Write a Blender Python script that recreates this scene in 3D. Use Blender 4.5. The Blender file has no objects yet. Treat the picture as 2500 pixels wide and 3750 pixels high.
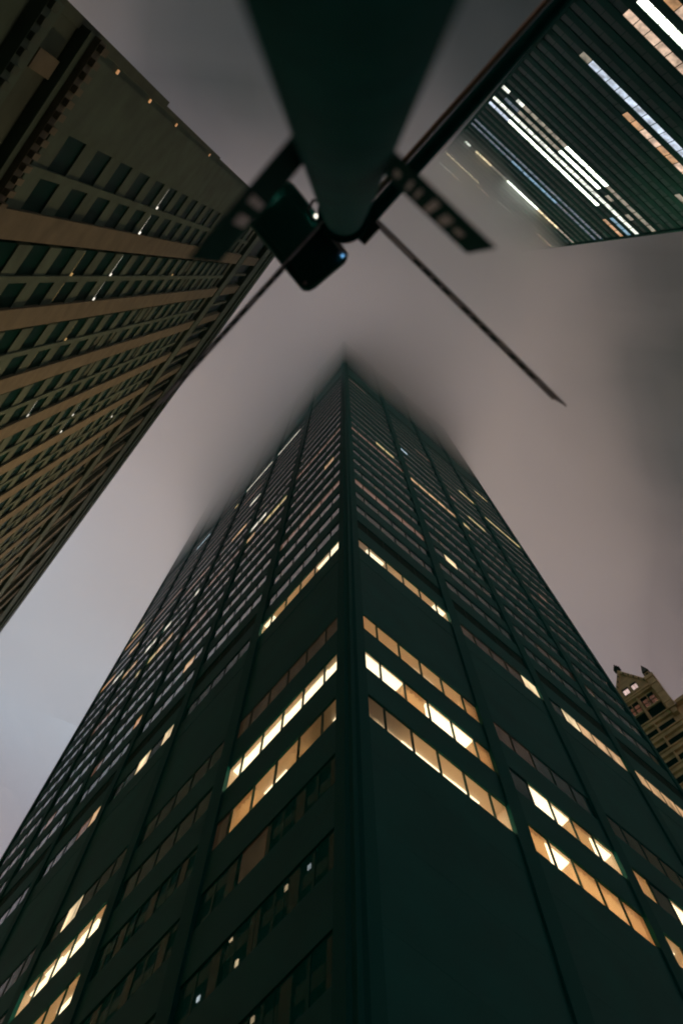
import bpy, math, random
from mathutils import Vector, Matrix, noise
random.seed(7)
R = math.radians
S = bpy.context.scene
COL = S.collection

# ------------------------------------------------------------------ camera
cam = bpy.data.cameras.new('camera')
cam.sensor_fit = 'VERTICAL'; cam.sensor_height = 36.0; cam.sensor_width = 24.0
cam.lens = 35.0
cam.clip_start = 0.02; cam.clip_end = 6000
cam.dof.use_dof = True; cam.dof.focus_distance = 55.0; cam.dof.aperture_fstop = 2.2
cam_o = bpy.data.objects.new('camera', cam); COL.objects.link(cam_o)
EYE = 1.6
_e, _roll = R(76.634), R(0.235)
_right = Vector((1, 0, 0)); _fwd = Vector((0, math.cos(_e), math.sin(_e))); _up = _right.cross(_fwd)
_r2 = _right*math.cos(_roll) + _up*math.sin(_roll); _u2 = _up*math.cos(_roll) - _right*math.sin(_roll)
_m = Matrix((_r2, _u2, -_fwd)).transposed().to_4x4(); _m.translation = (0, 0, EYE)
cam_o.matrix_world = _m
S.camera = cam_o

# ------------------------------------------------------------------ sky (night overcast lit by the city)
W = bpy.data.worlds.new('World'); S.world = W; W.use_nodes = True
nt = W.node_tree; nt.nodes.clear()
def N(t, **k):
    n = nt.nodes.new(t)
    for a, b in k.items(): setattr(n, a, b)
    return n
def ramp(node, stops, interp='EASE'):
    r = node.color_ramp; r.interpolation = interp
    while len(r.elements) > 1: r.elements.remove(r.elements[-1])
    r.elements[0].position = stops[0][0]; r.elements[0].color = (*stops[0][1], 1)
    for p, c in stops[1:]:
        e = r.elements.new(p); e.color = (*c, 1)
out = N('ShaderNodeOutputWorld'); bg = N('ShaderNodeBackground'); tc = N('ShaderNodeTexCoord')
dot = N('ShaderNodeVectorMath', operation='DOT_PRODUCT')
dot.inputs[1].default_value = Vector((-.58, .76, .30)).normalized()
nt.links.new(tc.outputs['Generated'], dot.inputs[0])
mr = N('ShaderNodeMapRange'); mr.inputs['From Min'].default_value = 0.0; mr.inputs['From Max'].default_value = 1.0
nt.links.new(dot.outputs['Value'], mr.inputs['Value'])
glow = N('ShaderNodeValToRGB')
ramp(glow, [(0.00, (.000, .006, .005)), (0.09, (.001, .009, .008)), (0.17, (.002, .014, .012)), (0.23, (.008, .020, .018)), (0.29, (.052, .045, .048)), (0.38, (.118, .088, .097)),
            (0.46, (.165, .136, .153)), (0.55, (.26, .252, .280)), (0.69, (.45, .545, .62)), (0.79, (.22, .20, .23)), (1.0, (.13, .105, .12))], 'LINEAR')
nt.links.new(mr.outputs['Result'], glow.inputs['Fac'])
sep = N('ShaderNodeSeparateXYZ'); nt.links.new(tc.outputs['Generated'], sep.inputs[0])
hz = N('ShaderNodeMapRange', interpolation_type='SMOOTHSTEP')
hz.inputs['From Min'].default_value = 0.80; hz.inputs['From Max'].default_value = -0.05
nt.links.new(sep.outputs['Z'], hz.inputs['Value'])
warm = N('ShaderNodeMix', data_type='RGBA', blend_type='ADD'); warm.inputs['Factor'].default_value = 1.0
hzc = N('ShaderNodeMix', data_type='RGBA'); hzc.inputs['A'].default_value = (0, 0, 0, 1); hzc.inputs['B'].default_value = (.50, .37, .345, 1)
nt.links.new(hz.outputs['Result'], hzc.inputs['Factor'])
nt.links.new(glow.outputs['Color'], warm.inputs['A']); nt.links.new(hzc.outputs['Result'], warm.inputs['B'])
sky = N('ShaderNodeTexSky', sky_type='NISHITA', sun_disc=False)
sky.sun_elevation = R(5.0); sky.sun_rotation = R(-17)
skm = N('ShaderNodeMix', data_type='RGBA', blend_type='ADD'); skm.inputs['Factor'].default_value = 0.004
nt.links.new(warm.outputs['Result'], skm.inputs['A']); nt.links.new(sky.outputs['Color'], skm.inputs['B'])
nt.links.new(skm.outputs['Result'], bg.inputs['Color']); bg.inputs['Strength'].default_value = 1.2
nt.links.new(bg.outputs[0], out.inputs['Surface'])

sun = bpy.data.lights.new('sun', 'SUN'); sun.energy = 5.0; sun.angle = R(14); sun.color = (1, .62, .32)  # added lamp standing in for unseen street lamps; no sun at night
street_fill_o = bpy.data.objects.new('sun', sun); COL.objects.link(street_fill_o)
STREET_AZ, STREET_EL = R(-17), R(5)
_sd = Vector((math.sin(STREET_AZ)*math.cos(STREET_EL), math.cos(STREET_AZ)*math.cos(STREET_EL), math.sin(STREET_EL)))
street_fill_o.rotation_euler = _sd.to_track_quat('Z', 'Y').to_euler()

S.render.engine = 'CYCLES'
S.view_settings.view_transform = 'Standard'; S.view_settings.look = 'None'
S.view_settings.exposure = 0.0; S.view_settings.gamma = 1.0
S.cycles.use_denoising = True
S.cycles.max_bounces = 20; S.cycles.diffuse_bounces = 4; S.cycles.glossy_bounces = 4
S.cycles.use_light_tree = False; S.cycles.filter_width = 2.0
S.cycles.volume_bounces = 16; S.cycles.transparent_max_bounces = 12
S.cycles.sample_clamp_indirect = 4.0

# ------------------------------------------------------------------ materials
MATS = {}
def principled(name, color, rough=.6, spec=.5, metal=0., noise_amt=0., nscale=3., emis=None, estr=0., bump=0., bscale=8., ior=None):
    m = bpy.data.materials.new(name); m.use_nodes = True; t = m.node_tree
    b = t.nodes['Principled BSDF']
    b.inputs['Base Color'].default_value = (*color, 1); b.inputs['Roughness'].default_value = rough
    b.inputs['Specular IOR Level'].default_value = spec; b.inputs['Metallic'].default_value = metal
    if ior: b.inputs['IOR'].default_value = ior
    if noise_amt:
        c = t.nodes.new('ShaderNodeTexCoord'); n = t.nodes.new('ShaderNodeTexNoise')
        n.inputs['Scale'].default_value = nscale; n.inputs['Detail'].default_value = 6
        g = t.nodes.new('ShaderNodeNewGeometry')
        t.links.new(g.outputs['Position'], n.inputs['Vector'])
        cr = t.nodes.new('ShaderNodeValToRGB'); cr.color_ramp.elements[0].position = .3; cr.color_ramp.elements[1].position = .7
        lo = tuple(max(0, x*(1-noise_amt)) for x in color); hi = tuple(x*(1+noise_amt) for x in color)
        cr.color_ramp.elements[0].color = (*lo, 1); cr.color_ramp.elements[1].color = (*hi, 1)
        t.links.new(n.outputs['Fac'], cr.inputs['Fac']); t.links.new(cr.outputs['Color'], b.inputs['Base Color'])
    if bump:
        g2 = t.nodes.new('ShaderNodeNewGeometry'); n2 = t.nodes.new('ShaderNodeTexNoise'); n2.inputs['Scale'].default_value = bscale
        t.links.new(g2.outputs['Position'], n2.inputs['Vector'])
        bp = t.nodes.new('ShaderNodeBump'); bp.inputs['Strength'].default_value = bump; bp.inputs['Distance'].default_value = .05
        t.links.new(n2.outputs['Fac'], bp.inputs['Height']); t.links.new(bp.outputs['Normal'], b.inputs['Normal'])
    if emis:
        b.inputs['Emission Color'].default_value = (*emis, 1); b.inputs['Emission Strength'].default_value = estr
    MATS[name] = m
    return m
def lit_material(name, color, strength):
    """glowing pane: warm room light behind glass, uneven from pane to pane"""
    m = bpy.data.materials.new(name); m.use_nodes = True; t = m.node_tree
    b = t.nodes['Principled BSDF']; b.inputs['Base Color'].default_value = (.02, .02, .02, 1); b.inputs['Roughness'].default_value = .15
    g = t.nodes.new('ShaderNodeNewGeometry'); n = t.nodes.new('ShaderNodeTexNoise'); n.inputs['Scale'].default_value = .9; n.inputs['Detail'].default_value = 3
    mp = t.nodes.new('ShaderNodeMapping'); mp.inputs['Scale'].default_value = (1.6, 1.6, .5)
    t.links.new(g.outputs['Position'], mp.inputs['Vector']); t.links.new(mp.outputs['Vector'], n.inputs['Vector'])
    k = t.nodes.new('ShaderNodeMapRange'); k.inputs['From Min'].default_value = .3; k.inputs['From Max'].default_value = .7
    k.inputs['To Min'].default_value = strength*.45; k.inputs['To Max'].default_value = strength*1.5
    t.links.new(n.outputs['Fac'], k.inputs['Value']); t.links.new(k.outputs['Result'], b.inputs['Emission Strength'])
    b.inputs['Emission Color'].default_value = (*color, 1)
    if name != 'tr_green': m.cycles.emission_sampling = 'NONE'
    MATS[name] = m
    return m
def glass_material(name):
    m = bpy.data.materials.new(name); m.use_nodes = True; t = m.node_tree; t.nodes.clear()
    o = t.nodes.new('ShaderNodeOutputMaterial'); mx = t.nodes.new('ShaderNodeMixShader')
    tr = t.nodes.new('ShaderNodeBsdfTransparent'); tr.inputs[0].default_value = (.93, .93, .88, 1)
    gl = t.nodes.new('ShaderNodeBsdfGlossy'); gl.inputs['Roughness'].default_value = .03
    fr = t.nodes.new('ShaderNodeFresnel'); fr.inputs['IOR'].default_value = 1.45
    ge = t.nodes.new('ShaderNodeNewGeometry'); iv = t.nodes.new('ShaderNodeMath'); iv.operation = 'SUBTRACT'; iv.inputs[0].default_value = 1.0
    mu = t.nodes.new('ShaderNodeMath'); mu.operation = 'MULTIPLY'
    t.links.new(ge.outputs['Backfacing'], iv.inputs[1]); t.links.new(iv.outputs[0], mu.inputs[0]); t.links.new(fr.outputs[0], mu.inputs[1])
    t.links.new(mu.outputs[0], mx.inputs[0]); t.links.new(tr.outputs[0], mx.inputs[1]); t.links.new(gl.outputs[0], mx.inputs[2])
    t.links.new(mx.outputs[0], o.inputs['Surface']); MATS[name] = m
def curtain_material(name, color):
    m = bpy.data.materials.new(name); m.use_nodes = True; t = m.node_tree; t.nodes.clear()
    o = t.nodes.new('ShaderNodeOutputMaterial'); mx = t.nodes.new('ShaderNodeMixShader'); mx.inputs[0].default_value = .6
    d = t.nodes.new('ShaderNodeBsdfDiffuse'); d.inputs[0].default_value = (*color, 1)
    tl = t.nodes.new('ShaderNodeBsdfTranslucent'); tl.inputs[0].default_value = (*color, 1)
    t.links.new(d.outputs[0], mx.inputs[1]); t.links.new(tl.outputs[0], mx.inputs[2]); t.links.new(mx.outputs[0], o.inputs['Surface'])
    MATS[name] = m

principled('asphalt', (.05, .05, .05), .9, noise_amt=.3)
principled('pavement', (.22, .21, .2), .9, noise_amt=.2)
principled('cladding', (.002, .092, .084), .6, spec=.12, noise_amt=.12, nscale=.4)
principled('cladding_dark', (.002, .080, .073), .65, spec=.08)
principled('louver', (.006, .035, .026), .8, spec=.1)
principled('dark_glass', (.006, .070, .062), .10, spec=.5, ior=1.55, bump=.08, bscale=.6)
principled('low_glass', (.002, .078, .071), .012, spec=.05)
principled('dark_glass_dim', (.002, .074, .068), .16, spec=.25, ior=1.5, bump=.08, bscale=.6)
principled('core', (.01, .03, .025), .9)
principled('mullion', (.008, .05, .036), .6, spec=.1)
glass_material('clear_glass')
principled('room_wall', (.80, .67, .54), .8)
principled('troffer', (.9, .9, .85), .5, emis=(1, .88, .67), estr=2.2)
principled('troffer_soft', (.9, .9, .85), .5, emis=(1, .80, .53), estr=8.0)
curtain_material('curtain', (.68, .53, .36))
for nme, c, s in [('lit_white', (1, .93, .76), .75), ('lit_yellow', (1, .76, .34), .48), ('lit_amber', (1, .60, .30), .50),
                  ('lit_orange', (.95, .45, .17), .40), ('lit_bronze', (.42, .22, .15), .22), ('lit_cool', (.62, .85, 1), .60),
                  ('lit_cream', (1, .74, .42), .95), ('lit_dim', (.45, .27, .13), .032),
                  ('tr_green', (.92, 1, .84), 3.2), ('tr_tan', (1, .70, .50), .72), ('tr_blue', (.72, .84, 1), .75),
                  ('tr_white', (.95, 1, .86), 1.1), ('tr_dim', (.80, .72, .52), .26), ('tr_cyan', (.30, .62, .85), .42),
                  ('tr_cyan_dim', (.25, .45, .60), .16), ('tr_orange', (1, .55, .26), .5), ('tr_yellow', (1, .80, .46), 1.3),
                  ('gable_lit', (1, .72, .66), .62), ('gable_dim', (.65, .27, .16), .13), ('sill_glow', (1, .93, .78), 1.2), ('sill_glow_amber', (1, .62, .22), .5), ('speck_warm', (1, .78, .45), 6), ('speck_cool', (.8, .95, 1), 6)]:  # the sill glows carry light reflecting on the stone tower's sills
    lit_material(nme, c, s)
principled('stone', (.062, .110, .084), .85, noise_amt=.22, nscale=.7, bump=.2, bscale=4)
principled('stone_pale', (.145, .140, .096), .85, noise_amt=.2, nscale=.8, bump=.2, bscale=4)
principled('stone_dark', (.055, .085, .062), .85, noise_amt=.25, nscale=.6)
principled('old_window', (.002, .030, .024), .45, spec=.03)
principled('tr_wall', (.004, .050, .040), .8, spec=.05, noise_amt=.2, nscale=.3)
principled('tr_glass', (.003, .045, .036), .4, spec=.04)
principled('gable_stone', (.74, .54, .31), .85, noise_amt=.25, nscale=.8, bump=.3, bscale=3)
principled('slate', (.03, .06, .05), .7, noise_amt=.3, nscale=1.5)
principled('bronze_dark', (.008, .045, .034), .6, spec=.1)
principled('pole_paint', (.002, .105, .095), .75, spec=.08, noise_amt=.2, nscale=14)
principled('pole_warm_lit', (.55, .36, .22), .4)  # pole top and arm stripe with warm light put into the colour
principled('box_black', (.002, .11, .09), .45, spec=.2)
principled('galvanised', (.40, .41, .44), .38, metal=.7, noise_amt=.2, nscale=20)
principled('sign_back', (.46, .47, .52), .8, spec=.1, noise_amt=.25, nscale=12)
principled('sign_green', (.008, .06, .048), .9, spec=.02)
principled('sign_white', (.75, .74, .76), .8, spec=.1)
principled('rubber', (.02, .03, .03), .7)
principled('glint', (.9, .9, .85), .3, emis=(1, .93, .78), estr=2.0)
principled('glint_blue', (.1, .2, .4), .3, emis=(.2, .55, 1), estr=.8)  # glowing colour for the blue glint on the clamp

# ------------------------------------------------------------------ helpers
CACHE = {}
def tag(o, label, cat, group=None, kind=None):
    o['label'] = label; o['category'] = cat
    if group: o['group'] = group
    if kind: o['kind'] = kind
    return o
def empty(name, loc, label, cat, group=None):
    o = bpy.data.objects.new(name, None); o.location = loc; o.empty_display_size = .5; COL.objects.link(o)
    return tag(o, label, cat, group)
def mesh_obj(name, verts, faces, mats, parent=None, fmat=None, smooth=False, loc=(0, 0, 0)):
    me = bpy.data.meshes.new(name); me.from_pydata([tuple(v) for v in verts], [], faces); me.update()
    for m in (mats if isinstance(mats, (list, tuple)) else [mats]): me.materials.append(MATS[m])
    if fmat: me.polygons.foreach_set('material_index', fmat)
    if smooth: me.polygons.foreach_set('use_smooth', [True]*len(me.polygons))
    o = bpy.data.objects.new(name, me); COL.objects.link(o); o.location = loc
    if parent: o.parent = parent
    return o
BOXF = [(0, 3, 2, 1), (4, 5, 6, 7), (0, 1, 5, 4), (1, 2, 6, 5), (2, 3, 7, 6), (3, 0, 4, 7)]
class Frame:
    """a facade: origin on the ground, u along it, n outwards"""
    def __init__(s, origin, az_u, az_n):
        s.o = Vector((origin[0], origin[1], 0))
        s.u = Vector((math.sin(R(az_u)), math.cos(R(az_u)), 0)); s.n = Vector((math.sin(R(az_n)), math.cos(R(az_n)), 0))
        s.flip = s.u.cross(s.n).z < 0
    def p(s, a, z, d=0): return s.o + s.u*a + s.n*d + Vector((0, 0, z))
    def box(s, a0, a1, z0, z1, d0, d1):
        return [s.p(a, z, d) for z in (z0, z1) for a, d in ((a0, d0), (a1, d0), (a1, d1), (a0, d1))]
class MB:
    """collects pieces of one part"""
    def __init__(s): s.v = []; s.f = []; s.m = []; s.mats = []
    def mi(s, m):
        if m not in s.mats: s.mats.append(m)
        return s.mats.index(m)
    def add(s, verts, faces, mat):
        b = len(s.v); s.v += verts; s.f += [tuple(i+b for i in f) for f in faces]; s.m += [s.mi(mat)]*len(faces)
    def box(s, fr, a0, a1, z0, z1, d0, d1, mat): s.add(fr.box(a0, a1, z0, z1, d0, d1), BOXF, mat)
    def build(s, name, parent=None, kind=None, smooth=False):
        if not s.f: return None
        loc = parent.location if parent else Vector((0, 0, 0))
        o = mesh_obj(name, [v - loc for v in s.v], s.f, s.mats, parent, s.m, smooth)
        if kind: o['kind'] = kind
        return o
def piece(name, parent, fr, a0, a1, z0, z1, d0, d1, mat):
    """one panel of a facade as an object of its own; alike pieces share mesh data"""
    key = (round(a1-a0, 3), round(z1-z0, 3), round(d1-d0, 3), mat, fr.flip)
    if key not in CACHE:
        me = bpy.data.meshes.new(name); x, y, z = a1-a0, d1-d0, z1-z0
        if fr.flip: y = -y
        me.from_pydata([(a, b, c) for c in (0, z) for a, b in ((0, 0), (x, 0), (x, y), (0, y))], [],
                       [f[::-1] for f in BOXF] if fr.flip else BOXF)
        me.materials.append(MATS[mat]); CACHE[key] = me
    o = bpy.data.objects.new(name, CACHE[key]); COL.objects.link(o)
    o.parent = parent
    # parent may be an empty (location only) or a part at the building's origin
    base = parent.location if parent.parent is None else parent.parent.location + parent.location
    o.location = fr.p(a0, z0, d0) - base
    o.rotation_euler = (0, 0, math.atan2(fr.u.y, fr.u.x))
    return o
def adopt(child, part):
    """make a piece a sub-part, keeping it where it stands"""
    child.parent = part; child.matrix_parent_inverse = part.matrix_basis.inverted(); return child
def tube_pts(p0, p1, r0, r1=None, n=20, caps=True):
    r1 = r0 if r1 is None else r1; p0 = Vector(p0); p1 = Vector(p1); ax = (p1-p0).normalized()
    t = Vector((0, 0, 1)) if abs(ax.z) < .9 else Vector((1, 0, 0)); e1 = ax.cross(t).normalized(); e2 = ax.cross(e1)
    v = [p + (e1*math.cos(2*math.pi*i/n) + e2*math.sin(2*math.pi*i/n))*r for p, r in ((p0, r0), (p1, r1)) for i in range(n)]
    f = [(i, (i+1) % n, n+(i+1) % n, n+i) for i in range(n)]
    if caps: f += [tuple(range(n))[::-1], tuple(range(n, 2*n))]
    return v, f
def project(P):
    c = cam_o.matrix_world.inverted() @ Vector(P)
    if c.z >= 0: return None
    return (1250 + 3646*c.x/-c.z, 1875 - 3646*c.y/-c.z, -c.z)

# ------------------------------------------------------------------ ground
D = 14.0
AZ_R, AZ_L = 49.37, -40.63
A0 = 1.5
CORNER = (D*math.sin(R(A0)), D*math.cos(R(A0)))
fR = Frame(CORNER, AZ_R, AZ_R+90); fL = Frame(CORNER, AZ_L, AZ_L-90)
DL = 9.8
fB = Frame((DL*math.sin(R(-127.3)), DL*math.cos(R(-127.3))), -37.3, -127.3+180)      # left masonry tower
DR = 32.0
fT = Frame((DR*math.sin(R(139.3)), DR*math.cos(R(139.3))), 49.3, 139.3+180)           # right glass tower
DG = 62.0
fG = Frame((DG*math.sin(R(37.7)), DG*math.cos(R(37.7))), 127.7, 37.7+180)             # gabled building
g = mesh_obj('ground', [(-3000, -3000, 0), (3000, -3000, 0), (3000, 3000, 0), (-3000, 3000, 0)], [(0, 1, 2, 3)], 'asphalt')
g['kind'] = 'structure'; g['label'] = 'dark asphalt of the crossing and the streets'; g['category'] = 'road'
def slab(poly, label):
    n = len(poly); v = [(*p, -.05) for p in poly] + [(*p, .14) for p in poly]
    o = mesh_obj('pavement', v, [tuple(range(n, 2*n))] + [(i, (i+1) % n, n+(i+1) % n, n+i) for i in range(n)], 'pavement')
    o['kind'] = 'structure'; o['label'] = label; o['category'] = 'pavement'
def xy(fr, a, d): q = fr.p(a, 0, d); return (q.x, q.y)
_t = fR.p(0, 0, 3.2) + fL.n*3.2
def _q(a, b): q = _t + fR.u*a + fL.u*b; return (q.x, q.y)
slab([_q(0, 0), _q(38, 0), _q(38, 52), _q(0, 52)], 'grey pavement round the dark office tower')
slab([xy(fB, -4, 3), xy(fB, 92, 3), xy(fB, 92, -34), xy(fB, -4, -34)], 'grey pavement below the stone tower')
slab([xy(fT, -4, 3.5), xy(fT, 34, 3.5), xy(fT, 34, -34), xy(fT, -4, -34)], 'grey pavement below the glass tower')
slab([xy(fG, -34, 3), xy(fG, 40, 3), xy(fG, 40, -24), xy(fG, -34, -24)], 'grey pavement below the gabled building')
_t = Vector((0, 1.1, 0))
slab([_q(0, 0), _q(-50, 0), _q(-50, -60), _q(0, -60)], 'grey pavement of the corner the photographer stands on')

# ------------------------------------------------------------------ dark office tower
H0, PITCH, WH = 2.228*D, .3096*D, .135*D
KMIN, KMAX = -6, 43
ROOF = EYE + 15.8*D
tower = empty('office_tower', (*CORNER, 0), 'dark green corner office tower whose top fades into the low cloud', 'tower')
def bays(n):
    b = [(.05*D, .54*D, [.05, .115, .207, .297, .388, .479, .54])]
    for i in range(1, n):
        s = .60 + (i-1)*.5
        b.append((s*D, (s+.445)*D, [s+.089*j for j in range(6)]))
    return b
SIDES = {'R': (fR, bays(4), 2.085*D), 'L': (fL, bays(6), 3.085*D)}
def zrow(k): return EYE + H0 + PITCH*k
LIT = {}
def lit(side, k, s0, s1, mat):
    for bi, (a0, a1, div) in enumerate(SIDES[side][1]):
        for j in range(len(div)-1):
            c = (div[j]+div[j+1])/2
            if s0-.012 <= c <= s1+.012: LIT[(side, k, bi, j)] = mat
for a in [(15, .05, .54, 'bronze'), (15, .60, 1.0, 'amber'), (15, 1.10, 1.20, 'yellow'), (16, .30, .48, 'yellow'), (19, .6, .66, 'cool'),
          (9, .05, .54, 'bronze'), (9, .66, .74, 'cream'), (17, 1.27, 1.46, 'yellow'), (20, 1.62, 2.0, 'yellow'), (25, 1.83, 1.95, 'yellow'),
          (26, .08, .3, 'bronze'), (5, .60, .96, 'dim'), (5, .97, 1.05, 'cream'), (5, 1.19, 1.26, 'cream'), (5, 1.27, 1.55, 'amber'),
          (5, 1.6, 2.05, 'amber'), (8, 1.3, 1.7, 'dim'), (18, 1.1, 1.2, 'bronze'), (13, 1.65, 1.75, 'dim'), (0, .60, .66, 'dim'),
          (22, .9, 1.0, 'bronze'), (21, 1.4, 1.5, 'yellow'), (14, 1.75, 1.85, 'bronze'), (2, .60, .75, 'dim')]:
    lit('R', *a)
for a in [(15, .05, .54, 'bronze'), (15, .90, 1.03, 'white'), (14, .60, .87, 'yellow'), (14, .98, 1.05, 'amber'), (14, 1.10, 1.47, 'bronze'),
          (15, 1.6, 1.66, 'white'), (13, 1.58, 1.62, 'amber'), (13, 1.82, 1.92, 'amber'), (13, 1.98, 2.14, 'yellow'), (15, 1.98, 2.3, 'white'),
          (15, 2.34, 2.54, 'amber'), (17, 1.22, 1.35, 'amber'), (20, 2.83, 3.02, 'orange'), (25, .73, 1.02, 'white'), (25, 1.1, 1.50, 'white'),
          (24, 1.58, 1.68, 'yellow'), (25, 2.05, 2.34, 'cool'), (12, .12, .2, 'amber'), (9, .05, .54, 'bronze'), (8, 1.23, 1.29, 'amber'),
          (8, 1.58, 1.68, 'orange'), (8, 2.0, 2.04, 'bronze'), (8, 2.35, 2.45, 'bronze'), (5, 1.13, 1.20, 'cream'), (5, 1.28, 1.37, 'cream'),
          (5, 1.58, 1.66, 'amber'), (5, 1.68, 1.75, 'bronze'), (2, .05, .54, 'dim'), (2, 1.36, 1.42, 'cream'), (17, 1.6, 1.9, 'bronze'),  # the cream pane stands for a bright reflection in the glass
          (16, 2.1, 2.3, 'bronze'), (16, 2.62, 2.8, 'white'), (19, 2.1, 2.54, 'bronze'),
          (12, 2.3, 2.5, 'bronze'), (18, 2.65, 2.8, 'amber'), (21, 2.85, 3.0, 'yellow'), (17, 2.9, 3.04, 'orange'), (11, 1.3, 1.5, 'bronze'),
          (22, 1.2, 1.4, 'bronze'), (20, 1.1, 1.3, 'white'), (-1, .30, .36, 'dim'), (0, .45, .54, 'dim')]:
    lit('L', *a)
# rooms seen into: (side, row, bay): per window the depth at which the ceiling light starts, 'c' curtain, None no light, 'x' dark pane
ROOMS = {('R', 0, 0): [.62, .55, .50, .48, .48, .62], ('R', 1, 0): [.06, .06, 'c', .06, .06, 'c'], ('R', 2, 0): ['s', 's', 's', .42, 's', 'c'],
         ('R', 5, 0): [.36, .12, .34, .38, .45, .05], ('R', 1, 1): ['x', .06, .06, 'c', .10], ('R', 0, 1): ['c', .10, 'c', 'c', 'c'],
         ('R', 1, 2): ['c', 'x', .06, .06, .06], ('R', 0, 2): [.30, 's', .3, .3, 's'],
         ('L', 0, 0): [.45, 's', 's', .42, 'c', 'x'], ('L', 1, 0): [.20, .16, .16, .16, .16, .12], ('L', 5, 0): [.05, .10, .34, .36, .38, .08],
         ('L', 1, 2): [.3, .15, .2, .12, .2], ('L', 0, 2): ['s', .35, 's', .4, 's'], ('R', 1, 3): [.3, 'c', .3, 'x', .3]}
NOWIN = {3, 4, 28, 29}
windows = []
spandrels = MB(); slots = MB(); mull = MB(); far_panes = MB(); far_sp = MB()
for sd, (fr, bs, length) in SIDES.items():
    for k in range(KMIN, KMAX+1):
        z0 = zrow(k); z1 = z0 + WH
        for bi, (a0, a1, div) in enumerate(bs):
            # spandrel below the window row
            zb = zrow(k-1) + WH
            if k in NOWIN:
                top = z1 if True else z0
                big = (k <= 12)
                (piece('spandrel_panel', tower, fr, a0, a1, zb, z1, -.28, -.012, 'cladding') if big else far_sp.box(fr, a0, a1, zb, z1, -.28, -.012, 'cladding'))
                continue
            pr = project(fr.p((a0+a1)/2, z0))
            if k <= 13: piece('spandrel_panel', tower, fr, a0, a1, zb, z0, -.28, 0, 'cladding')
            else: far_sp.box(fr, a0, a1, zb, z0, -.28, 0, 'cladding')
            dark_row = (k == 6 and not (sd == 'L' and bi == 0)) or k == 27
            room = ROOMS.get((sd, k, bi))
            for j in range(len(div)-1):
                w0, w1 = div[j]*D, div[j+1]*D
                m = LIT.get((sd, k, bi, j))
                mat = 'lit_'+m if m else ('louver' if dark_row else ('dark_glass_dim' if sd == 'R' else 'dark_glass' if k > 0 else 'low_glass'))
                if k < 0 and sd == 'R' and not m and not room: mat = 'cladding'
                if room and room[j] != 'x': mat = 'clear_glass'
                if pr is None: continue
                size = 1e6/pr[2]**2 * (3 if (m or room) else 1)
                inside = -250 < pr[0] < 2750 and -100 < pr[1] < 3950
                windows.append((size if inside else size*.01, fr, w0, w1, z0, z1, mat, m))
                if j and 0 <= k <= 16: mull.box(fr, w0-.026, w0+.026, z0, z1-.02, -.10, -.02, 'mullion')
windows.sort(key=lambda q: -q[0])
for i, (sz, fr, w0, w1, z0, z1, mat, m) in enumerate(windows):
    gp_ = 0 if mat == 'cladding' else .012; df = -.003 if mat == 'cladding' else -.05
    if i < 300: piece('window_pane', tower, fr, w0+gp_, w1-gp_, z0+.004, z1-.004, -.075, df, mat)
    else: far_panes.box(fr, w0+gp_, w1-gp_, z0+.004, z1-.004, -.075, df, mat)
far_panes.build('upper_window_panes', tower, 'stuff'); far_sp.build('upper_spandrels', tower, 'stuff'); mull.build('window_mullions', tower, 'stuff')
# columns
for sd, (fr, bs, length) in SIDES.items():
    edges = [(bs[i][1], bs[i+1][0]) for i in range(len(bs)-1)] + [(bs[-1][1], length)]
    for e0, e1 in edges:
        piece('column', tower, fr, e0, e1, 0, ROOF, -.30, .10, 'cladding_dark')
cb = MB()
prof = [(fR.p(.05*D, 0, .0)), (fR.p(.05*D, 0, .10)), fR.p(.018*D, 0, .10), fR.p(.012*D, 0, .0), fR.p(.0, 0, .0), fL.p(.012*D, 0, .0), fL.p(.018*D, 0, .10), fL.p(.05*D, 0, .10), fL.p(.05*D, 0, .0), fR.p(.05*D, 0, -.05*D)]
n = len(prof)
cb.add([p.copy() for p in prof] + [p + Vector((0, 0, ROOF)) for p in prof], [(i, (i+1) % n, n+(i+1) % n, n+i) for i in range(n)] + [tuple(range(n, 2*n))], 'cladding_dark')
cb.build('corner_column', tower)
# core behind the skin, roof
def quad_pts(i0, i1, j0, j1):
    return [fR.p(i0, 0) + fL.u*j0, fR.p(i1, 0) + fL.u*j0, fR.p(i1, 0) + fL.u*j1, fR.p(i0, 0) + fL.u*j1]
LR, LL = 2.085*D, 3.085*D
cq = MB(); b_ = quad_pts(3.2, LR-.3, 3.2, LL-.3)
cq.add([p.copy() for p in b_] + [p + Vector((0, 0, ROOF-.4)) for p in b_], BOXF, 'core'); cq.build('core', tower)
bk = MB()
for (i0, i1, j0, j1) in ((.3, LR-.02, LL-.3, LL-.02), (LR-.3, LR-.02, .3, LL-.3)):
    b_ = quad_pts(i0, i1, j0, j1); bk.add([p.copy() for p in b_] + [p + Vector((0, 0, ROOF-.3)) for p in b_], BOXF, 'cladding_dark')
bk.build('rear_wall', tower)
rf = MB(); b_ = quad_pts(.02, LR-.05, .02, LL-.05)
rf.add([p + Vector((0, 0, ROOF-.29)) for p in b_] + [p + Vector((0, 0, ROOF+.6)) for p in b_], BOXF, 'cladding_dark'); rf.build('roof', tower)
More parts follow.
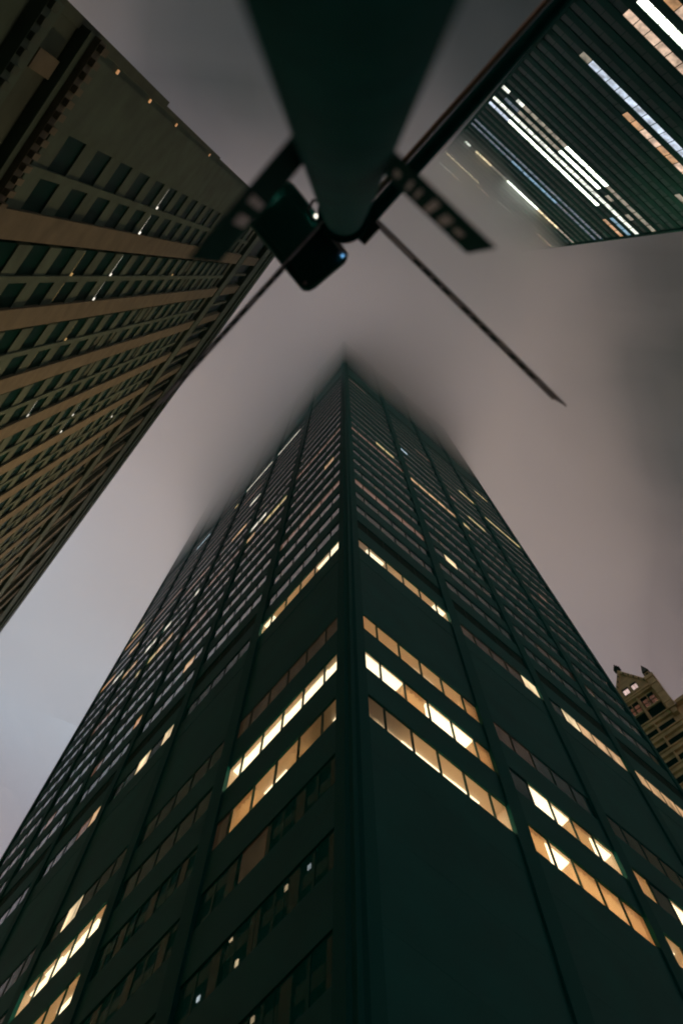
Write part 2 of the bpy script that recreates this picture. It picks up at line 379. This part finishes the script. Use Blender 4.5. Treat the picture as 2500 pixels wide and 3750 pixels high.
# lit rooms behind the clear panes
for (sd, k, bi), spec in ROOMS.items():
    fr, bs, _ = SIDES[sd]; a0, a1, div = bs[bi]; zf, zc = zrow(k)-.55, zrow(k)+WH-.012; dp = -2.9
    v = [fr.p(a, z, d) for z in (zf, zc) for a, d in ((a0+.004, -.08), (a1-.004, -.08), (a1-.004, dp), (a0+.004, dp))]
    rm = MB(); rm.add(v, [(0, 1, 2, 3), (4, 7, 6, 5), (1, 5, 6, 2), (2, 6, 7, 3), (3, 7, 4, 0)], 'room_wall')
    room = rm.build('lit_room', tower)
    for j, q in enumerate(spec):
        w0, w1 = div[j]*D, div[j+1]*D
        if q == 'x': continue
        lamp_ = piece('ceiling_light', tower, fr, w0+.12, w1-.12, zc-.06, zc-.02, -2.75, -1.95, 'troffer_soft'); adopt(lamp_, room)  # unseen ceiling light added deep inside to brighten the room
        if q == 's':
            continue
        if q == 'c':
            nseg = 10; cv = []
            for i in range(nseg+1):
                a = w0+.03 + (w1-w0-.06)*i/nseg; d = -.20 + (.06 if i % 2 else -.06) + random.uniform(-.012, .012)
                cv += [fr.p(a, zrow(k)-.4, d), fr.p(a, zc-.03, d)]
            cm = MB(); cm.add(cv, [(2*i, 2*i+2, 2*i+3, 2*i+1) for i in range(nseg)], 'curtain'); adopt(cm.build('curtain', tower), room)
            adopt(piece('ceiling_light', tower, fr, w0+.1, w1-.1, zc-.06, zc-.02, -1.6, -.9, 'troffer_soft'), room)
            continue
        sh = random.uniform(.0, .06)
        adopt(piece('ceiling_light', tower, fr, w0+.01, w1-.01, zc-.06, zc-.02, -q-1.25, -q-.09+sh*.5, 'troffer'), room)

# ------------------------------------------------------------------ stone tower on the left
stone = empty('stone_tower', fB.p(30, 0, -10), 'brown stone tower with paired windows between broad piers, left of the open sky', 'tower')
def Z(h): return EYE + h*DL
FP = .407; F0 = 3.97            # window sills at F0 + k*FP
BP = .442
bays_b = []
s = .205
while s < 9.0:
    bays_b.append(s); s += BP
S_END = s
TOPW = 10.6
wall = MB()
wall.box(fB, -.08*DL, S_END*DL, 0, Z(13.6), -26, -.62, 'stone'); wall.build('wall', stone)
wb = MB(); wb.box(fB, -.083*DL, .195*DL, Z(3.22), Z(11.25), -.6, .0, 'stone'); wb.box(fB, -.06*DL, .17*DL, Z(3.3), Z(11.2), -.1, .05, 'stone'); wb.build('blank_corner_wall', stone)
cells = []
fs = MB(); fw = MB()
for bi, s in enumerate(bays_b):
    a0 = s*DL
    # broad pier after the pair, narrow pier between
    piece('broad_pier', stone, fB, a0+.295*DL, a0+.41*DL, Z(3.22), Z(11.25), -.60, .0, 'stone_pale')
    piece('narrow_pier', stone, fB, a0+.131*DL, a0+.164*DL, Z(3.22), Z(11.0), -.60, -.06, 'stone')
    for c0, c1 in ((-.01, .131), (.164, .295)):
        for k in range(-7, 17):
            zs = Z(F0 + k*FP)
            pr = project(fB.p(a0, zs))
            if zs < 6 : continue
            ins = pr is not None and -120 < pr[0] < 2600 and -120 < pr[1] < 3850
            cells.append(((1e5/pr[2]**2 if pr else 0)*(1 if ins else .01), bi, k, a0+c0*DL, a0+c1*DL, zs))
cells.sort(key=lambda q: -q[0]); specks = MB()
SILL_GLOWS = {(0, 4, 0): 'sill_glow', (0, 4, 1): 'sill_glow', (1, 4, 0): 'sill_glow', (1, 4, 1): 'sill_glow', (1, 9, 0): 'sill_glow_amber', (1, 9, 1): 'sill_glow_amber', (1, 2, 1): 'sill_glow_amber', (1, 2, 0): 'sill_glow_amber',
         (3, 5, 1): 'sill_glow', (4, 9, 0): 'sill_glow', (4, 9, 1): 'sill_glow', (5, 15, 0): 'sill_glow', (2, 4, 0): 'sill_glow_amber', (2, 3, 1): 'sill_glow_amber'}
for i, (sz, bi, k, c0, c1, zs) in enumerate(cells):
    hw = .235*DL; near = i < 300
    second = 1 if c0 > bays_b[bi]*DL + .1*DL else 0
    mat = SILL_GLOWS.get((bi, k, second))
    args_s = (fB, c0, c1, zs-(FP-.235)*DL, zs, -.60, -.10, 'stone')
    args_w = (fB, c0, c1, zs, zs+hw, -.60, -.17, 'old_window')
    rnd = random.random()
    if sz < 1 and k < 9 and rnd < .30:
        b0 = random.uniform(c0+.1, c1-.5); specks.box(fB, b0, b0+.35, zs+.5, zs+.5+random.uniform(.3, .8), -.168, -.12, random.choice(['speck_warm', 'speck_warm', 'speck_cool']))
    if near:
        piece('spandrel', stone, *args_s); win = piece('window', stone, *args_w)
    else:
        fs.box(*args_s); fw.box(*args_w)
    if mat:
        th = .07 if mat == 'sill_glow' else .05
        fx = MB(); fx.box(fB, c0+.10, c1-.16, zs+.02, zs+.02+th, -.165, -.11, mat)  # glowing strip and blob put in for light reflecting on the sill
        if mat == 'sill_glow' or second == 0: fx.box(fB, c1-.15, c1-.01, zs-.02, zs+.26, -.165, -.07, mat)
        fx = fx.build('sill_reflection', stone)
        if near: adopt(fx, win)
    elif near and random.random() < .12:
        blind = piece('window_blind', stone, fB, c0+.04, c1-.04, zs+hw*random.uniform(.35, .7), zs+hw-.03, -.168, -.155, 'stone_dark'); adopt(blind, win)
specks.build('far_window_lights', stone, 'stuff'); fs.build('far_spandrels', stone, 'stuff'); fw.build('far_windows', stone, 'stuff')
# base belt courses
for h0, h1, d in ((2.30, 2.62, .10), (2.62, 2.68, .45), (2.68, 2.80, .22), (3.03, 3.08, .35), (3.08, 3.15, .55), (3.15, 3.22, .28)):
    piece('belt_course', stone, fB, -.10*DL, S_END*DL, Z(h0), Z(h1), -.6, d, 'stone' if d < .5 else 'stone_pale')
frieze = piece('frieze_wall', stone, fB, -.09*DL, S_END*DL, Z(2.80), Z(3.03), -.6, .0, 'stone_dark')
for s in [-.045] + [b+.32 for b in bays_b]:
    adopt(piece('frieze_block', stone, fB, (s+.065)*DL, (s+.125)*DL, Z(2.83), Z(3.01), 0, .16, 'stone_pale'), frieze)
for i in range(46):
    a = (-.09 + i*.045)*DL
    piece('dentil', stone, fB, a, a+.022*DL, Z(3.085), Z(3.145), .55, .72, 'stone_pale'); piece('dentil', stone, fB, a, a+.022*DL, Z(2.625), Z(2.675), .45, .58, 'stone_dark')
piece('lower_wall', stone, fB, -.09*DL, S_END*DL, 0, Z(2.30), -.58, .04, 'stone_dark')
# top: ledge, loggia with short piers, heavy cornice
for h0, h1, d, m in ((11.0, 11.25, -.30, 'stone_dark'), (11.25, 11.42, .10, 'stone'), (11.42, 11.90, -.05, 'stone')):
    piece('upper_ledge', stone, fB, -.10*DL, S_END*DL, Z(h0), Z(h1), -.6, d, m)
piece('loggia_back', stone, fB, -.08*DL, S_END*DL, Z(11.9), Z(13.6), -.61, -.45, 'old_window')
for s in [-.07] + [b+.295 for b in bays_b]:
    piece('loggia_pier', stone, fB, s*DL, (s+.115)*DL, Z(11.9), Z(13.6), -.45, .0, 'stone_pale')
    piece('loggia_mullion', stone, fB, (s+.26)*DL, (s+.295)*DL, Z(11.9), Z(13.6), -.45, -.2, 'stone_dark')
for h0, h1, d in ((13.6, 13.85, .12), (13.85, 14.55, .0), (14.55, 14.8, .25), (14.8, 15.25, .40)):
    piece('cornice', stone, fB, -.10*DL-d*.5, S_END*DL, Z(h0), Z(h1), -5, d, 'stone')
# pilaster strip along the corner edge with two small set-offs
piece('corner_pilaster', stone, fB, -.118*DL, -.083*DL, 0, Z(4.42), -3, .05, 'stone_dark')
piece('corner_pilaster', stone, fB, -.100*DL, -.083*DL, Z(4.42), Z(6.3), -3, .03, 'stone_dark')
piece('corner_pilaster', stone, fB, -.092*DL, -.083*DL, Z(6.3), Z(11.2), -3, .02, 'stone_dark')
for h in (3.55, 4.12, 4.75, 5.9): piece('corner_lamp', stone, fB, -.075*DL, -.060*DL, Z(h), Z(h)+.22, .05, .08, 'lit_orange')

# ------------------------------------------------------------------ glass tower, top right
glass = empty('glass_tower', fT.p(14, 0, -12), 'glass office tower with rows of brightly lit floors behind the street pole', 'tower')
def ZT(h): return EYE + h*DR
TP, T0 = .1265, 2.77
SW = .04*DR; TL = .88*DR
tb = MB(); tb.box(fT, .0, TL, 0, ZT(7.6), -28, -.25, 'tr_wall'); tb.build('wall', glass)
piece('corner_pier', glass, fT, -.012*DR, .0, 0, ZT(7.6), -1.2, .25, 'tr_wall')
piece('corner_pier', glass, fT, TL, TL+.3, 0, ZT(7.6), -1.2, .2, 'tr_wall')
TRL = {-1: [(.1, .9, 'tan')], 0: [(.12, .9, 'green')], 1: [(.11, .9, 'tan')], 5: [(.115, .155, 'dim'), (.155, .9, 'blue')], 6: [(.36, .9, 'tan')],
       13: [(0, .04, 'white'), (.08, .11, 'white'), (.135, .232, 'dim'), (.252, .356, 'dim'), (.365, .585, 'green'), (.6, .75, 'dim'), (.76, .87, 'dim')],
       14: [(.04, .11, 'cyan_dim'), (.131, .23, 'dim'), (.25, .358, 'dim'), (.375, .585, 'green'), (.64, .68, 'dim'), (.75, .8, 'dim')],
       15: [(0, .87, 'white')], 16: [(0, .12, 'blue'), (.12, .68, 'green'), (.77, .87, 'cyan')], 17: [(.766, .87, 'orange')],
       20: [(0, .87, 'cyan_dim')], 21: [(0, .3, 'cyan_dim'), (.3, .62, 'cyan'), (.62, .87, 'cyan_dim')],
       25: [(.05, .09, 'white'), (.13, .25, 'yellow'), (.26, .34, 'dim'), (.35, .6, 'green'), (.6, .75, 'yellow'), (.77, .87, 'dim')],
       30: [(.78, .87, 'orange')], 31: [(0, .28, 'yellow'), (.45, .56, 'dim')], 32: [(.3, .4, 'tan')], 35: [(0, .1, 'white'), (.12, .2, 'yellow')], 8: [(.74, .82, 'dim')]}
tw = []
tsp = MB(); tpn = MB()
for k in range(-6, 38):
    z1 = ZT(T0 + k*TP - .0); z0 = z1 - .066*DR
    zb = ZT(T0 + (k-1)*TP)
    if k <= 22: piece('spandrel_band', glass, fT, 0, TL, zb, z0, -.25, 0, 'tr_wall')
    else: tsp.box(fT, 0, TL, zb, z0, -.25, 0, 'tr_wall')
    for j in range(22):
        c = .04*(j+.5); m = None
        for (q0, q1, mm) in TRL.get(k, []):
            if q0 <= c <= q1: m = 'tr_'+mm
        if m == 'tr_tan' and random.random() < .25: m = 'tr_orange'
        pr = project(fT.p(c*DR, z0))
        if pr is None: continue
        ins = 1300 < pr[0] < 2650 and -150 < pr[1] < 1050
        tw.append(((1e6/pr[2]**2)*(4 if m else 1)*(1 if ins else .01), c*DR-SW/2, c*DR+SW/2, z0, z1, m or 'tr_glass'))
tw.sort(key=lambda q: -q[0])
for i, (sz, a0, a1, z0, z1, m) in enumerate(tw):
    if i < 300: piece('window_pane', glass, fT, a0+.035, a1-.035, z0+.004, z1-.004, -.09, -.06, m)
    else: tpn.box(fT, a0+.035, a1-.035, z0+.004, z1-.004, -.09, -.06, m)
tpn.build('further_window_panes', glass, 'stuff'); tsp.build('upper_spandrel_bands', glass, 'stuff')
tm = MB()
for j in range(1, 22): tm.box(fT, j*SW-.035, j*SW+.035, ZT(2.0), ZT(7.5), -.2, -.02, 'tr_wall')
tm.build('window_mullions', glass, 'stuff')

# ------------------------------------------------------------------ gabled building, far right
gab = empty('gabled_building', fG.p(0, 0, -8), 'old stone building with a steep gable, finial and corner turret beyond the dark tower', 'building')
def ZG(h): return EYE + h*DG
def GA(s): return s*DG
def gp(name, s0, s1, h0, h1, d0, d1, mat): return piece(name, gab, fG, GA(s0), GA(s1), ZG(h0), ZG(h1), d0, d1, mat)
gp('wall', -.078, .0105, .0, 1.8365, -14, -.30, 'gable_stone')
w_ = fG.p(GA(-.3), 0, 0)
mb = MB(); mb.box(fG, GA(.0105), GA(.30), 0, ZG(1.735), -14, -.35, 'gable_stone'); mb.box(fG, GA(-.30), GA(-.078), 0, ZG(1.735), -14, -.35, 'gable_stone'); mb.build('side_wing_wall', gab)
# gable triangle with stepped coping
def tri(name, pts, d0, d1, mat):
    m = MB(); k = len(pts)
    v = [fG.p(GA(a), ZG(h), d) for d in (d0, d1) for a, h in pts]
    m.add(v, [tuple(range(k))[::-1], tuple(range(k, 2*k))] + [(i, (i+1) % k, k+(i+1) % k, k+i) for i in range(k)], mat); return m.build(name, gab)
gable = tri('gable', [(-.0765, 1.8534), (.0095, 1.8534), (-.0335, 1.966)], -.6, -.12, 'gable_stone')
for s_ in (-1, 1):
    tri('gable_coping', [(-.0335+s_*.0455, 1.8534), (-.0335+s_*.0405, 1.8534), (-.0335, 1.957), (-.0335, 1.973)], -.7, .10, 'gable_stone')
    for i in range(5):
        c = -.0335 + s_*(.006+.0068*i); h = 1.948 - .0178*i
        adopt(gp('coping_stud', c-.0012, c+.0012, h-.004, h+.001, -.1, .16, 'bronze_dark'), gable)
# finial
for (s0, s1, h0, h1) in ((-.0355, -.0315, 1.970, 1.984), (-.0405, -.0265, 1.983, 1.992), (-.038, -.029, 1.991, 2.000), (-.0352, -.0318, 2.0, 2.008)):
    gp('finial', s0, s1, h0, h1, -.55, -.10, 'bronze_dark')
gp('gable_cornice', -.0785, .0115, 1.8365, 1.8534, -.4, .12, 'gable_stone'); gp('gable_cornice', -.0785, .0105, 1.8425, 1.8475, .12, .26, 'gable_stone')
for s0, s1 in ((-.0505, -.0362), (-.0308, -.0168)):
    f_ = gp('attic_window', s0, s1, 1.862, 1.895, -.11, -.05, 'bronze_dark')
    adopt(gp('attic_pane', s0+.0012, s1-.0012, 1.8635, 1.886, -.05, -.03, 'gable_lit'), f_)
    adopt(gp('window_bar', (s0+s1)/2-.0004, (s0+s1)/2+.0004, 1.8635, 1.886, -.03, -.01, 'gable_stone'), f_)
    adopt(gp('window_sill', s0-.002, s1+.002, 1.856, 1.862, -.12, .14, 'gable_stone'), f_)
for s0, s1 in ((-.0648, -.0515), (-.0497, -.0368), (-.0302, -.0170), (-.0150, -.0020)):
    f_ = gp('upper_window', s0, s1, 1.7825, 1.830, -.30, -.26, 'old_window')
    adopt(gp('lit_pane', s0+.002, s1-.0005, 1.786, 1.816, -.26, -.24, 'gable_dim'), f_)
    adopt(gp('window_rail', s0, s1, 1.8005, 1.8028, -.24, -.2, 'bronze_dark'), f_)
for s0, s1 in ((-.0645, -.0370), (-.0305, .0010)):
    f_ = gp('broad_window', s0, s1, 1.741, 1.7775, -.30, -.25, 'old_window')
    adopt(gp('window_head', s0, s1, 1.7775, 1.7825, -.30, -.05, 'gable_stone'), f_)
gp('slender_pier', -.0352, -.0325, 1.50, 1.834, -.30, .05, 'gable_stone')
for i in range(9):
    h = 1.7180 - .0553*i
    f_ = gp('ledge', -.067, .012, h, h+.011, -.30, .02, 'gable_stone'); adopt(gp('ledge_edge', -.067, .012, h+.011, h+.0145, -.30, .22, 'gable_stone'), f_)
    for s0, s1 in ((-.0645, -.0365), (-.0315, .0010), (.026, .050), (.056, .080), (-.11, -.085)):
        if i: gp('window', s0, s1, h+.016, h+.044, -.34, -.26, 'old_window')
    if i: gp('wing_ledge', .0205, .12, h, h+.013, -.35, .0, 'gable_stone')
gp('wing_cornice', .0205, .12, 1.730, 1.741, -.6, .25, 'gable_stone')
# corner turret with corbel and cap
turret = gp('turret', .0035, .0190, 1.722, 1.856, -1.2, .45, 'gable_stone'); adopt(gp('turret_corbel', .006, .0165, 1.706, 1.722, -.8, .25, 'gable_stone'), turret)
adopt(gp('turret_cornice', .0015, .0210, 1.856, 1.868, -1.3, .65, 'gable_stone'), turret)
for h in (1.745, 1.79, 1.83): adopt(gp('turret_band', .0025, .0200, h, h+.004, -1.0, .52, 'gable_stone'), turret)
gp('turret_lantern', .0065, .0165, 1.868, 1.893, -.7, .2, 'gable_stone')
gp('lantern_opening', .0090, .0140, 1.872, 1.888, .2, .23, 'old_window')
pm = MB(); b4 = [fG.p(GA(s_), ZG(1.893), d) for s_, d in ((.0045, -.95), (.0185, -.95), (.0185, .4), (.0045, .4))]
pm.add(b4 + [fG.p(GA(.0115), ZG(1.945), -.27)], [(0, 1, 2, 3), (0, 4, 1), (1, 4, 2), (2, 4, 3), (3, 4, 0)], 'slate'); adopt(pm.build('turret_cap', gab), turret)
# dark roofs
rm = MB(); b4 = [fG.p(GA(s_), ZG(h), d) for s_, h, d in ((.019, 1.741, -.3), (.13, 1.741, -.3), (.10, 1.80, -6), (.024, 1.862, -6), (.019, 1.741, -13), (.13, 1.741, -13))]
rm.add(b4, [(0, 1, 2, 3), (5, 4, 3, 2), (0, 3, 4), (1, 5, 2)], 'slate'); wing_roof = rm.build('roof', gab)
rm = MB(); b4 = [fG.p(GA(s_), ZG(h), d) for s_, h, d in ((-.076, 1.853, -.6), (-.0335, 1.962, -.6), (.009, 1.853, -.6), (-.076, 1.853, -13), (-.0335, 1.962, -13), (.009, 1.853, -13))]
rm.add(b4, [(0, 1, 4, 3), (1, 2, 5, 4), (3, 4, 5)], 'slate'); rm.build('gable_roof', gab)
for s_, h in ((.052, 1.842), (.074, 1.825)): adopt(gp('roof_crest', s_-.0022, s_+.0022, h-.012, h+.006, -6.2, -5.8, 'bronze_dark'), wing_roof)

# ------------------------------------------------------------------ street pole and what hangs on it
PX, PY = .006, -.245
PR, PT = .095, EYE+4.62
pole = empty('street_pole', (PX, PY, .14), 'thick dark green street pole rising close beside the viewer', 'pole')
def tube_part(name, p0, p1, r0, r1, mat, parent, n=24, smooth=True):
    m = MB(); v, f = tube_pts(p0, p1, r0, r1, n); m.add(v, f, mat); o = m.build(name, parent)
    for p in o.data.polygons: p.use_smooth = len(p.vertices) == 4
    return o
tube_part('shaft', (PX, PY, .14), (PX, PY, PT-.02), PR+.004, PR-.010, 'pole_paint', pole, 48)
tube_part('base_flange', (PX, PY, .14), (PX, PY, .20), .17, .16, 'pole_paint', pole, 32)
tube_part('cap', (PX, PY, PT-.02), (PX, PY, PT+.06), PR+.004, PR*.4, 'pole_warm_lit', pole, 32)
tube_part('collar', (PX, PY, EYE+4.28), (PX, PY, EYE+4.40), PR+.016, PR+.016, 'pole_paint', pole, 32)
tube_part('collar', (PX, PY, EYE+4.50), (PX, PY, EYE+4.56), PR+.014, PR+.014, 'pole_warm_lit', pole, 32)
_ad = Vector((math.sin(R(137.6)), math.cos(R(137.6)), 0))
_p0 = Vector((.05, -.155, EYE+4.44)); _p0 = Vector((PX, PY, EYE+4.46)) + Vector((.07, .045, 0))
arm = tube_part('mast_arm', _p0, _p0 + _ad*2.6, .034, .032, 'pole_paint', pole, 20)
adopt(tube_part('arm_highlight', _p0 + _ad*.05 + Vector((-.036, -.032, .0)), _p0 + _ad*2.6 + Vector((-.036, -.032, .0)), .012, .012, 'pole_warm_lit', pole, 10), arm)  # thin brown tube put in for the highlight along the arm
adopt(tube_part('arm_clamp', _p0 - _ad*.04, _p0 + _ad*.06, .064, .064, 'bronze_dark', pole, 16), arm)
# cable loop from the housing into the pole
cp = [Vector((-.085, -.215, EYE+4.38)), Vector((-.125, -.225, EYE+4.33)), Vector((-.145, -.262, EYE+4.33)), Vector((-.125, -.305, EYE+4.36)), Vector((-.075, -.31, EYE+4.42))]
cm = MB()
for a, b in zip(cp, cp[1:]):
    v, f = tube_pts(a, b, .006, .006, 8); cm.add(v, f, 'rubber')
cm.build('cable', pole)

# signal housing: rounded black box bolted to the side of the pole
hb = empty('signal_housing', (-.2, -.17, EYE+4.40), 'black rounded signal box fixed to the side of the street pole', 'signal box')
HC = Vector((-.195, -.160, 0)); HU = Vector((math.sin(R(39.5)), math.cos(R(39.5)), 0)); HV = Vector((math.cos(R(39.5)), -math.sin(R(39.5)), 0))
def rbox(name, cx, cy, lx, ly, z0, z1, rad, mat, parent, bev=.02):
    m = MB(); ring = []
    for sx, sy, st in ((1, 1, 0), (-1, 1, 90), (-1, -1, 180), (1, -1, 270)):
        for i in range(5):
            t = R(st+22.5*i); ring.append((sx*(lx/2-rad)+rad*math.cos(t), sy*(ly/2-rad)+rad*math.sin(t)))
    n = len(ring); v = []
    for z, k in ((z0, bev), (z0+bev*.5, bev*.3), (z0+bev, 0), (z1-bev, 0), (z1, bev)):
        for (x, y) in ring:
            L_ = math.hypot(x, y); v.append(HC + HU*(cx + x*(1-k/L_)) + HV*(cy + y*(1-k/L_)) + Vector((0, 0, z)))
    f = [tuple(range(n))] + [(r*n+i, r*n+n+i, r*n+n+(i+1) % n, r*n+(i+1) % n) for r in range(4) for i in range(n)] + [tuple(range(4*n, 5*n))[::-1]]
    m.add(v, f, mat); o = m.build(name, parent)
    for p in o.data.polygons: p.use_smooth = len(p.vertices) == 4
    return o
HZ = EYE+4.40
housing = rbox('housing', 0, 0, .425, .255, HZ, HZ+.44, .04, 'box_black', hb)
adopt(rbox('bottom_lid', -.02, -.005, .30, .17, HZ-.010, HZ+.004, .03, 'box_black', hb, .004), housing)
adopt(rbox('door_seam', .085, 0, .006, .235, HZ-.006, HZ+.002, .0025, 'rubber', hb, .001), housing)
for cx, cy in ((-.17, -.095), (.17, .095), (.17, -.095)):
    c = HC + HU*cx + HV*cy; adopt(tube_part('screw', c + Vector((0, 0, HZ-.012)), c + Vector((0, 0, HZ+.003)), .009, .009, 'galvanised', hb, 10), housing)
for nm, (cx, cy), m, r_ in (('glint_stud', (-.200, -.030+.06), 'glint', .012), ('glint_stud', (-.012, .118), 'glint', .009), ('blue_glint_stud', (.185, .100), 'glint_blue', .007)):  # glowing studs put in for glints on bolts and clamp, not lamps
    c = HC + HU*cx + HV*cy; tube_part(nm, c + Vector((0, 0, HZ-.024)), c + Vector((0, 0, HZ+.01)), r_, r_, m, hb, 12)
c0 = HC + HU*.10 + HV*.115
mbk = MB(); v, f = tube_pts(c0 + HU*-.02 + Vector((0, 0, HZ-.01)), c0 + HU*.095 + HV*.0 + Vector((0, 0, HZ-.012)), .010, .010, 10); mbk.add(v, f, 'galvanised')
v, f = tube_pts(c0 + HU*.03 + Vector((0, 0, HZ+.02)), Vector((PX, PY, HZ+.03)), .016, .016, 10); mbk.add(v, f, 'galvanised'); mbk.build('bracket', hb)

# street name blades and the small plates lower on the pole
def plate(name, p0, p1, z0, z1, th, mat, parent, ox=0.):
    p0 = Vector((*p0, 0)); p1 = Vector((*p1, 0)); u = (p1-p0).normalized(); nn = Vector((-u.y, u.x, 0))
    m = MB(); v = [q + nn*(d+ox) + Vector((0, 0, z)) for z in (z0, z1) for q, d in ((p0, -th/2), (p1, -th/2), (p1, th/2), (p0, th/2))]
    m.add(v, BOXF, mat); return m.build(name, parent)
def blade(name, p0, p1, z, h, label, marks, lname='lettering'):
    e = empty(name, (p0[0], p0[1], EYE+z), label, 'sign')
    pan = plate('panel', p0, p1, EYE+z, EYE+z+h, .004, 'sign_back', e)
    plate('lower_rail', p0, p1, EYE+z-.012, EYE+z+.010, .008, 'sign_back', e); plate('upper_rail', p0, p1, EYE+z+h-.006, EYE+z+h+.012, .016, 'galvanised', e)
    P0 = Vector(p0); dv = Vector(p1) - P0
    for a, b, q0, q1, side in marks:
        A = P0 + dv*a; B = P0 + dv*b
        adopt(plate(lname, A, B, EYE+z+h*q0, EYE+z+h*q1, .002, 'sign_green', e, .0035*side), pan)
    return e
mk = lambda side: [(.20+.052*i, .20+.052*i+.034, .22, .78, side) for i in range(13) if i not in (4, 9)]
blade('street_name_sign', (.150, -.230), (.995, .560), 4.42, .26, 'long grey street name sign pointing to the lower right, seen almost edge on', mk(1))
blade('street_name_sign', (-.080, -.215), (-.800, .552), 4.22, .24, 'long dark street name sign running to the lower left below the signal box', mk(-1))
def small_plate(p0, p1, z, h, label, side, marks):
    e = empty('pole_plate', (p0[0], p0[1], EYE+z), label, 'sign')
    pan = plate('panel', p0, p1, EYE+z, EYE+z+h, .003, 'sign_green', e)
    P0 = Vector(p0); dv = Vector(p1)-P0
    for a, b, q0, q1 in marks:
        adopt(plate('white_mark', P0+dv*a, P0+dv*b, EYE+z+h*q0, EYE+z+h*q1, .0015, 'sign_white', e, .0026*side), pan)
    return e
MK = [(.10, .15, .40, .62), (.24, .27, .30, .70), (.33, .36, .30, .70), (.46, .52, .20, .80), (.60, .68, .30, .75), (.74, .82, .40, .60)]
small_plate((.078, -.200), (.252, -.045), 1.70, .38, 'small dark plate with white marks on the right of the pole, out of focus', 1, MK)
small_plate((-.070, -.232), (-.255, -.025), 1.70, .42, 'small dark plate on the left of the pole crossing the stone tower, out of focus', -1, MK[3:5])

# ------------------------------------------------------------------ low cloud that swallows the tower tops
def cloud(name, base, top, amp, scale, density, seed, label):
    n, ext = 70, 520.0; v = []; f = []
    for iy in range(n+1):
        for ix in range(n+1):
            x = (ix/n*2-1); y = (iy/n*2-1)
            x = math.copysign(abs(x)**2.2, x)*ext; y = math.copysign(abs(y)**2.2, y)*ext
            q = Vector((x*scale+seed, y*scale, seed*.7))
            h = noise.fractal(q, 1.0, 2.1, 4)*amp
            tilt = max(-14, min(24, .5*(x-y)))          # the cloud hangs lower over the dark tower
            v.append((x, y, base + h + tilt))
    nb = len(v)
    for iy in range(n+1):
        for ix in range(n+1):                        # a bank that piles up over the towers and thins out elsewhere
            x, y, z = v[iy*(n+1)+ix]
            t1 = max(0, min(1, (75-math.hypot(x-0, y-36))/45)); t2 = max(0, min(1, (45-math.hypot(x-34, y+10))/30))
            w_ = max(t1*t1*(3-2*t1), .55*t2*t2*(3-2*t2))
            v.append((x, y, z + top*(1+.5*noise.noise(Vector((x*.03, y*.03, 5)))) + 72*w_))
    I = lambda ix, iy, b=0: b + iy*(n+1) + ix
    for iy in range(n):
        for ix in range(n):
            f.append((I(ix, iy), I(ix, iy+1), I(ix+1, iy+1), I(ix+1, iy))); f.append((I(ix, iy, nb), I(ix+1, iy, nb), I(ix+1, iy+1, nb), I(ix, iy+1, nb)))
    for i in range(n):
        f.append((I(i, 0), I(i+1, 0), I(i+1, 0, nb), I(i, 0, nb))); f.append((I(i+1, n), I(i, n), I(i, n, nb), I(i+1, n, nb)))
        f.append((I(0, i+1), I(0, i), I(0, i, nb), I(0, i+1, nb))); f.append((I(n, i), I(n, i+1), I(n, i+1, nb), I(n, i, nb)))
    m = bpy.data.materials.new(name); m.use_nodes = True; t = m.node_tree; t.nodes.clear()
    o = t.nodes.new('ShaderNodeOutputMaterial'); pv = t.nodes.new('ShaderNodeVolumePrincipled')
    pv.inputs['Color'].default_value = (.995, .995, .995, 1); pv.inputs['Density'].default_value = density; pv.inputs['Anisotropy'].default_value = .90
    t.links.new(pv.outputs[0], o.inputs['Volume']); m.cycles.homogeneous_volume = True
    MATS[name] = m
    ob = mesh_obj(name, v, f, name); ob['kind'] = 'stuff'; ob['label'] = label; ob['category'] = 'cloud'
    return ob
cloud('low_cloud', 168, 20, 26, .030, .050, 8.7, 'mauve grey night cloud closing low over the tower tops')
